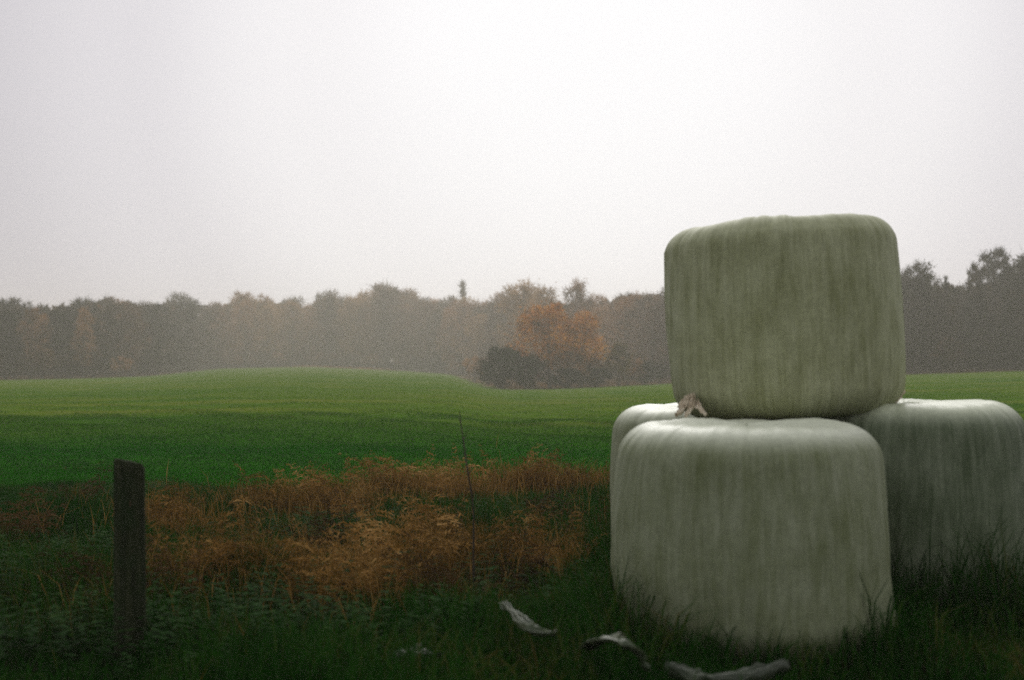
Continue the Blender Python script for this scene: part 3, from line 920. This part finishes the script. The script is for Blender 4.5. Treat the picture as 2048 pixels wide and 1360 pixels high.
def bale_mesh(R, H, rim, bulge, mat, seed, rimb=0.22, foot=0.0, shear=0.0, sag=0.0, tilt_top=0.0, taper=0.0, lump=1.0):
    """upright round bale in stretch film. z = 0 bottom, H top. Profile: rounded rims, bulging belly, overlapping film bands."""
    r = np.random.default_rng(seed)
    na, npf = 288, 110
    # profile param s in [0,1]: bottom centre -> side -> top centre
    prof = []
    a_ = R - rim; ab = R - rimb; side = H - rim - rimb
    l1, l2, l3, l4, l5 = ab, math.pi / 2 * rimb, side, math.pi / 2 * rim, a_
    tot = l1 + l2 + l3 + l4 + l5
    for s in np.linspace(0, 1, npf):
        q = s * tot
        if q < l1: prof.append((q, 0.0, 0.0))
        elif q < l1 + l2:
            t = (q - l1) / rimb; prof.append((ab + rimb * math.sin(t), rimb - rimb * math.cos(t), math.sin(t)))
        elif q < l1 + l2 + l3: prof.append((R, rimb + q - l1 - l2, 1.0))
        elif q < l1 + l2 + l3 + l4:
            t = (q - l1 - l2 - l3) / rim; prof.append((a_ + rim * math.cos(t), H - rim + rim * math.sin(t), math.cos(t)))
        else: prof.append((max(0.0, tot - q), H, 0.0))
    bands = [(r.uniform(0, 2 * np.pi), r.uniform(-0.35, 0.35), r.uniform(0.14, 0.28), r.uniform(0.002, 0.0065)) for _ in range(46)]
    V = []; S = []
    for (pr, pz, sd_) in prof:
        for j in range(na):
            a = 2 * math.pi * j / na
            ca, sa = math.cos(a), math.sin(a)
            t = pz / H
            rad = pr * (1 + bulge * math.sin(math.pi * min(max(t, 0), 1)) ** 1.0 - taper * (t - 0.5))
            n1 = mn.noise(Vector((ca * 1.1 + seed, sa * 1.1, pz * 1.0)))
            n2 = mn.noise(Vector((ca * 3.0 + seed, sa * 3.0, pz * 2.2 + 5)))
            n3 = mn.noise(Vector((ca * 11 + seed, sa * 11, pz * 2.0 + 9)))
            off = (0.022 * n1 + 0.010 * n2) * lump
            pleat = 0.0
            # pleats of gathered film over the rims
            pl = math.exp(-((pz - (H - rim * 0.5)) / 0.16) ** 2) + math.exp(-((pz - rim * 0.5) / 0.16) ** 2)
            pleat = 0.007 * n3 * (0.4 + 1.3 * pl)
            bnd = 0.0
            for (b0, bt, bw_, bh) in bands:
                dd = (a - b0 - bt * (t - 0.5) * 1.6 + math.pi) % (2 * math.pi) - math.pi
                if abs(dd) < bw_: bnd += bh * min(1.0, (bw_ - abs(dd)) / 0.012)
            bnd *= min(1, pr / (0.4 * R))
            rr = rad + (off + pleat + bnd) * (0.25 + 0.75 * sd_) * min(1, pr / (R * 0.3))
            z = pz
            if t > 0.5:
                z += (1 - sd_) * (0.012 * n2 * lump + 0.5 * pleat - sag * (1 - (pr / R) ** 2) + 0.5 * bnd)
                z += tilt_top * ca * pr / R * (t - 0.5) * 2
            V.append((ca * rr + shear * t + foot * max(0.0, (0.38 - t) / 0.38), sa * rr, z))
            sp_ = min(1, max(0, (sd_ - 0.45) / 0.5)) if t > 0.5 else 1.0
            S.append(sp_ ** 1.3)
    idx = np.arange(npf * na).reshape(npf, na)
    nx = np.roll(idx, -1, axis=1)
    faces = np.stack([idx[:-1], nx[:-1], nx[1:], idx[1:]], -1).reshape(-1, 4)
    return mesh_np('plastic_wrap', V, faces, mat, True, {'side': S})


M_film, _nt, _b = principled('loose_tan_film', 0.5)
_tc = N(_nt, 'ShaderNodeTexCoord'); _n = N(_nt, 'ShaderNodeTexNoise', i_Scale=14.0, i_Detail=4.0); L(_nt, _tc.outputs['Object'], _n.inputs[0])
_r = ramp_node(_nt, [(0.35, (0.34, 0.27, 0.18)), (0.65, (0.78, 0.70, 0.56))]); L(_nt, _n.outputs[0], _r.inputs[0]); L(_nt, _r.outputs[0], _b.inputs['Base Color'])
M_scrap, _nt, _b = principled('dark_scrap_film', 0.45)  # film colour set far darker than the bale wrap
_tc = N(_nt, 'ShaderNodeTexCoord'); _n = N(_nt, 'ShaderNodeTexNoise', i_Scale=7.0, i_Detail=5.0); L(_nt, _tc.outputs['Object'], _n.inputs[0])
_r = ramp_node(_nt, [(0.35, (0.035, 0.045, 0.028)), (0.5, (0.032, 0.045, 0.024)), (0.68, (0.06, 0.075, 0.045))]); L(_nt, _n.outputs[0], _r.inputs[0]); L(_nt, _r.outputs[0], _b.inputs['Base Color'])


M_pale = M_scrap.copy(); M_pale.name = 'pale_film'
for _e, _c in zip(M_pale.node_tree.nodes['Color Ramp'].color_ramp.elements, ((0.02, 0.035, 0.014), (0.05, 0.068, 0.032), (0.115, 0.13, 0.075))):
    _e.color = (*_c, 1)


def crumple(name, mat, ctrl, width, seed, amp=0.02, nu=46, nv=16):
    """a ribbon of film swept along ctrl with folds and ragged edges"""
    r = np.random.default_rng(seed)
    ctrl = np.array(ctrl, float)
    t = np.linspace(0, len(ctrl) - 1, nu)
    P = np.stack([np.interp(t, range(len(ctrl)), ctrl[:, k]) for k in range(3)], 1)
    k = np.hanning(9); k /= k.sum()
    P = np.stack([np.convolve(np.pad(P[:, c], 4, 'edge'), k, 'valid') for c in range(3)], 1)
    W_ = np.interp(t, range(len(width)), width)
    V = []
    for i in range(nu):
        tg = P[min(i + 1, nu - 1)] - P[max(i - 1, 0)]; tg /= np.linalg.norm(tg) + 1e-9
        sd_ = np.cross(tg, [0, 0, 1]); sd_ /= np.linalg.norm(sd_) + 1e-9
        up = np.cross(sd_, tg)
        for j in range(nv):
            v = (j / (nv - 1) - 0.5) * 2
            e_ = 1 + 0.25 * mn.noise(Vector((i * 0.4, v * 2, seed)))
            f_ = amp * (math.sin(v * 7 + 2 * mn.noise(Vector((i * 0.12, 0, seed)))) + 1.4 * mn.noise(Vector((i * 0.22, v * 2.2, seed + 3.0))))
            V.append(P[i] + sd_ * v * W_[i] * 0.5 * e_ + up * f_)
    idx = np.arange(nu * nv).reshape(nu, nv)
    fc = np.stack([idx[:-1, :-1], idx[:-1, 1:], idx[1:, 1:], idx[1:, :-1]], -1).reshape(-1, 4)
    me = mesh_np(name, V, fc, mat, True)
    return me


def thick(o, t=0.0015):
    s = o.modifiers.new('film_thickness', 'SOLIDIFY'); s.thickness = t
    return o


M_w1 = wrap_mat('bale_film_pale', (0.64, 0.675, 0.54), (0.125, 0.148, 0.062), 1.06, 1.0, 0.0, (0.33, 0.66))
M_w2 = wrap_mat('bale_film_mossy', (0.66, 0.69, 0.48), (0.20, 0.215, 0.100), 1.02, 5.0, 0.85, (0.39, 0.61))
M_w3 = wrap_mat('bale_film_grey', (0.50, 0.54, 0.40), (0.055, 0.080, 0.034), 1.08, 8.0)

G = 'wrapped round bales stacked on the verge'
b1 = empty('round_bale', (1.20, 6.52, -0.03), 0.0)
tag(b1, 'front lower bale in pale plastic wrap with a paler top', 'bale', G)
obj('plastic_wrap', bale_mesh(0.637, 1.16, 0.17, 0.065, M_w1, 3, rimb=0.24, foot=0.06, sag=0.01, taper=0.04), b1)
b2 = empty('round_bale', (1.37, 8.50, -0.01), 1.9)
tag(b2, 'rear lower bale mostly hidden, its pale left shoulder showing beside the front one', 'bale', G)
obj('plastic_wrap', bale_mesh(0.665, 1.15, 0.17, 0.05, M_w1, 14, sag=0.01), b2)
b3 = empty('round_bale', (2.345, 7.62, -0.01), 4.0)
tag(b3, 'right lower bale with grey green wrap, darker towards the ground', 'bale', G)
obj('plastic_wrap', bale_mesh(0.665, 1.21, 0.17, 0.045, M_w3, 27, sag=0.01, taper=0.03), b3)
b4 = empty('round_bale', (1.645, 7.60, 1.125), 0.0)
b4.rotation_euler = (0, math.radians(-2.6), 0.0)
tag(b4, 'leaning mossy green top bale sitting on the three lower ones', 'bale', G)
obj('plastic_wrap', bale_mesh(0.655, 1.125, 0.135, 0.04, M_w2, 35, rimb=0.17, tilt_top=0.008, lump=0.6), b4)

# torn film hanging at the lower corners of the top bale
def on_b4(px, yy, d_):
    w = Vector((PX(px, d_), d_, EYE - (yy - HY) / F * d_))
    bpy.context.view_layer.update()
    return b4.matrix_world.inverted() @ w
for k_, (pts_, wd_, sd_, am_) in enumerate([
        ([(1386, 788, 7.26), (1378, 800, 7.18), (1364, 818, 7.12), (1352, 831, 7.06)], [0.03, 0.045, 0.04, 0.015], 2, 0.012),
        ([(1388, 792, 7.22), (1384, 808, 7.12), (1378, 822, 7.06), (1370, 834, 7.02)], [0.02, 0.03, 0.025, 0.01], 5, 0.010),
        ([(1378, 792, 7.24), (1370, 800, 7.20), (1360, 812, 7.16), (1364, 826, 7.10)], [0.02, 0.035, 0.03, 0.01], 8, 0.010),
        ([(1392, 800, 7.18), (1398, 816, 7.08), (1412, 830, 7.03)], [0.03, 0.04, 0.01], 9, 0.009),
        ([(1796, 740, 7.46), (1802, 765, 7.42), (1799, 788, 7.38), (1788, 806, 7.36)], [0.015, 0.05, 0.055, 0.02], 7, 0.010)]):
    thick(obj('torn_film', crumple('torn_film', M_film, [on_b4(*p_) for p_ in pts_], wd_, sd_, am_), b4))
# loose scraps of film on the ground
def scrap(lab, pts_, width, seed, amp, mat=None):
    P = []
    for (px, yy, hh) in pts_:
        d_ = (EYE - hh) * F / (yy - HY)
        P.append((PX(px, d_), d_, hh + gz(PX(px, d_), d_)))
    c = np.mean(np.array(P), 0); c[2] = 0
    o = obj('film_scrap', crumple('film_scrap', mat or M_scrap, np.array(P) - c, width, seed, amp), None, tuple(c))
    thick(o, 0.002)
    tag(o, lab, 'plastic scrap', 'torn wrap lying by the bales')


scrap('twisted strip of pale wrap lying in the grass left of the bales', [(1005, 1208, 0.30), (1030, 1228, 0.32), (1048, 1248, 0.32), (1075, 1262, 0.30), (1100, 1268, 0.24)], [0.03, 0.04, 0.07, 0.10, 0.07], 11, 0.014, M_pale)
scrap('arched sheet of pale wrap at the left foot of the front bale', [(1165, 1300, 0.20), (1190, 1284, 0.28), (1225, 1277, 0.32), (1255, 1288, 0.30), (1280, 1315, 0.24), (1295, 1345, 0.18)], [0.04, 0.10, 0.15, 0.16, 0.12, 0.05], 12, 0.010, M_pale)
scrap('crumpled wrap folded along the bottom of the front bale', [(1330, 1335, 0.20), (1390, 1356, 0.18), (1450, 1364, 0.18), (1520, 1350, 0.20), (1575, 1332, 0.22)], [0.04, 0.10, 0.13, 0.10, 0.04], 13, 0.018)
scrap('dim flat piece of wrap half buried in the grass at the bottom centre', [(760, 1320, 0.10), (810, 1306, 0.16), (850, 1306, 0.16), (890, 1325, 0.08)], [0.06, 0.15, 0.16, 0.07], 15, 0.02)

# ------------------------------------------------------------------ haze
def haze():
    m = bpy.data.materials.new('haze_air'); m.use_nodes = True
    nt = m.node_tree; nt.nodes.clear()
    v = N(nt, 'ShaderNodeVolumePrincipled'); v.inputs['Color'].default_value = (0.985, 0.935, 0.83, 1); v.inputs['Density'].default_value = 0.0013
    v.inputs['Anisotropy'].default_value = 0.55
    o_ = N(nt, 'ShaderNodeOutputMaterial'); L(nt, v.outputs[0], o_.inputs['Volume'])
    x0, x1, y0, y1, z0, z1 = -3600, 3600, -450, 3200, -5.5, 24.0
    V = [(x, y, z) for x in (x0, x1) for y in (y0, y1) for z in (z0, z1)]
    Fc = [(0, 1, 3, 2), (4, 6, 7, 5), (0, 4, 5, 1), (2, 3, 7, 6), (0, 2, 6, 4), (1, 5, 7, 3)]
    me = mesh_np('haze', V, Fc, m)
    tag(obj('haze', me), 'thin grey lilac mist hanging over the field', 'mist', None, 'stuff')


haze()
print('trees', N_TREE, 'ground min', float(ground_z(np.linspace(-300, 300, 200), np.full(200, 250.0)).min()))
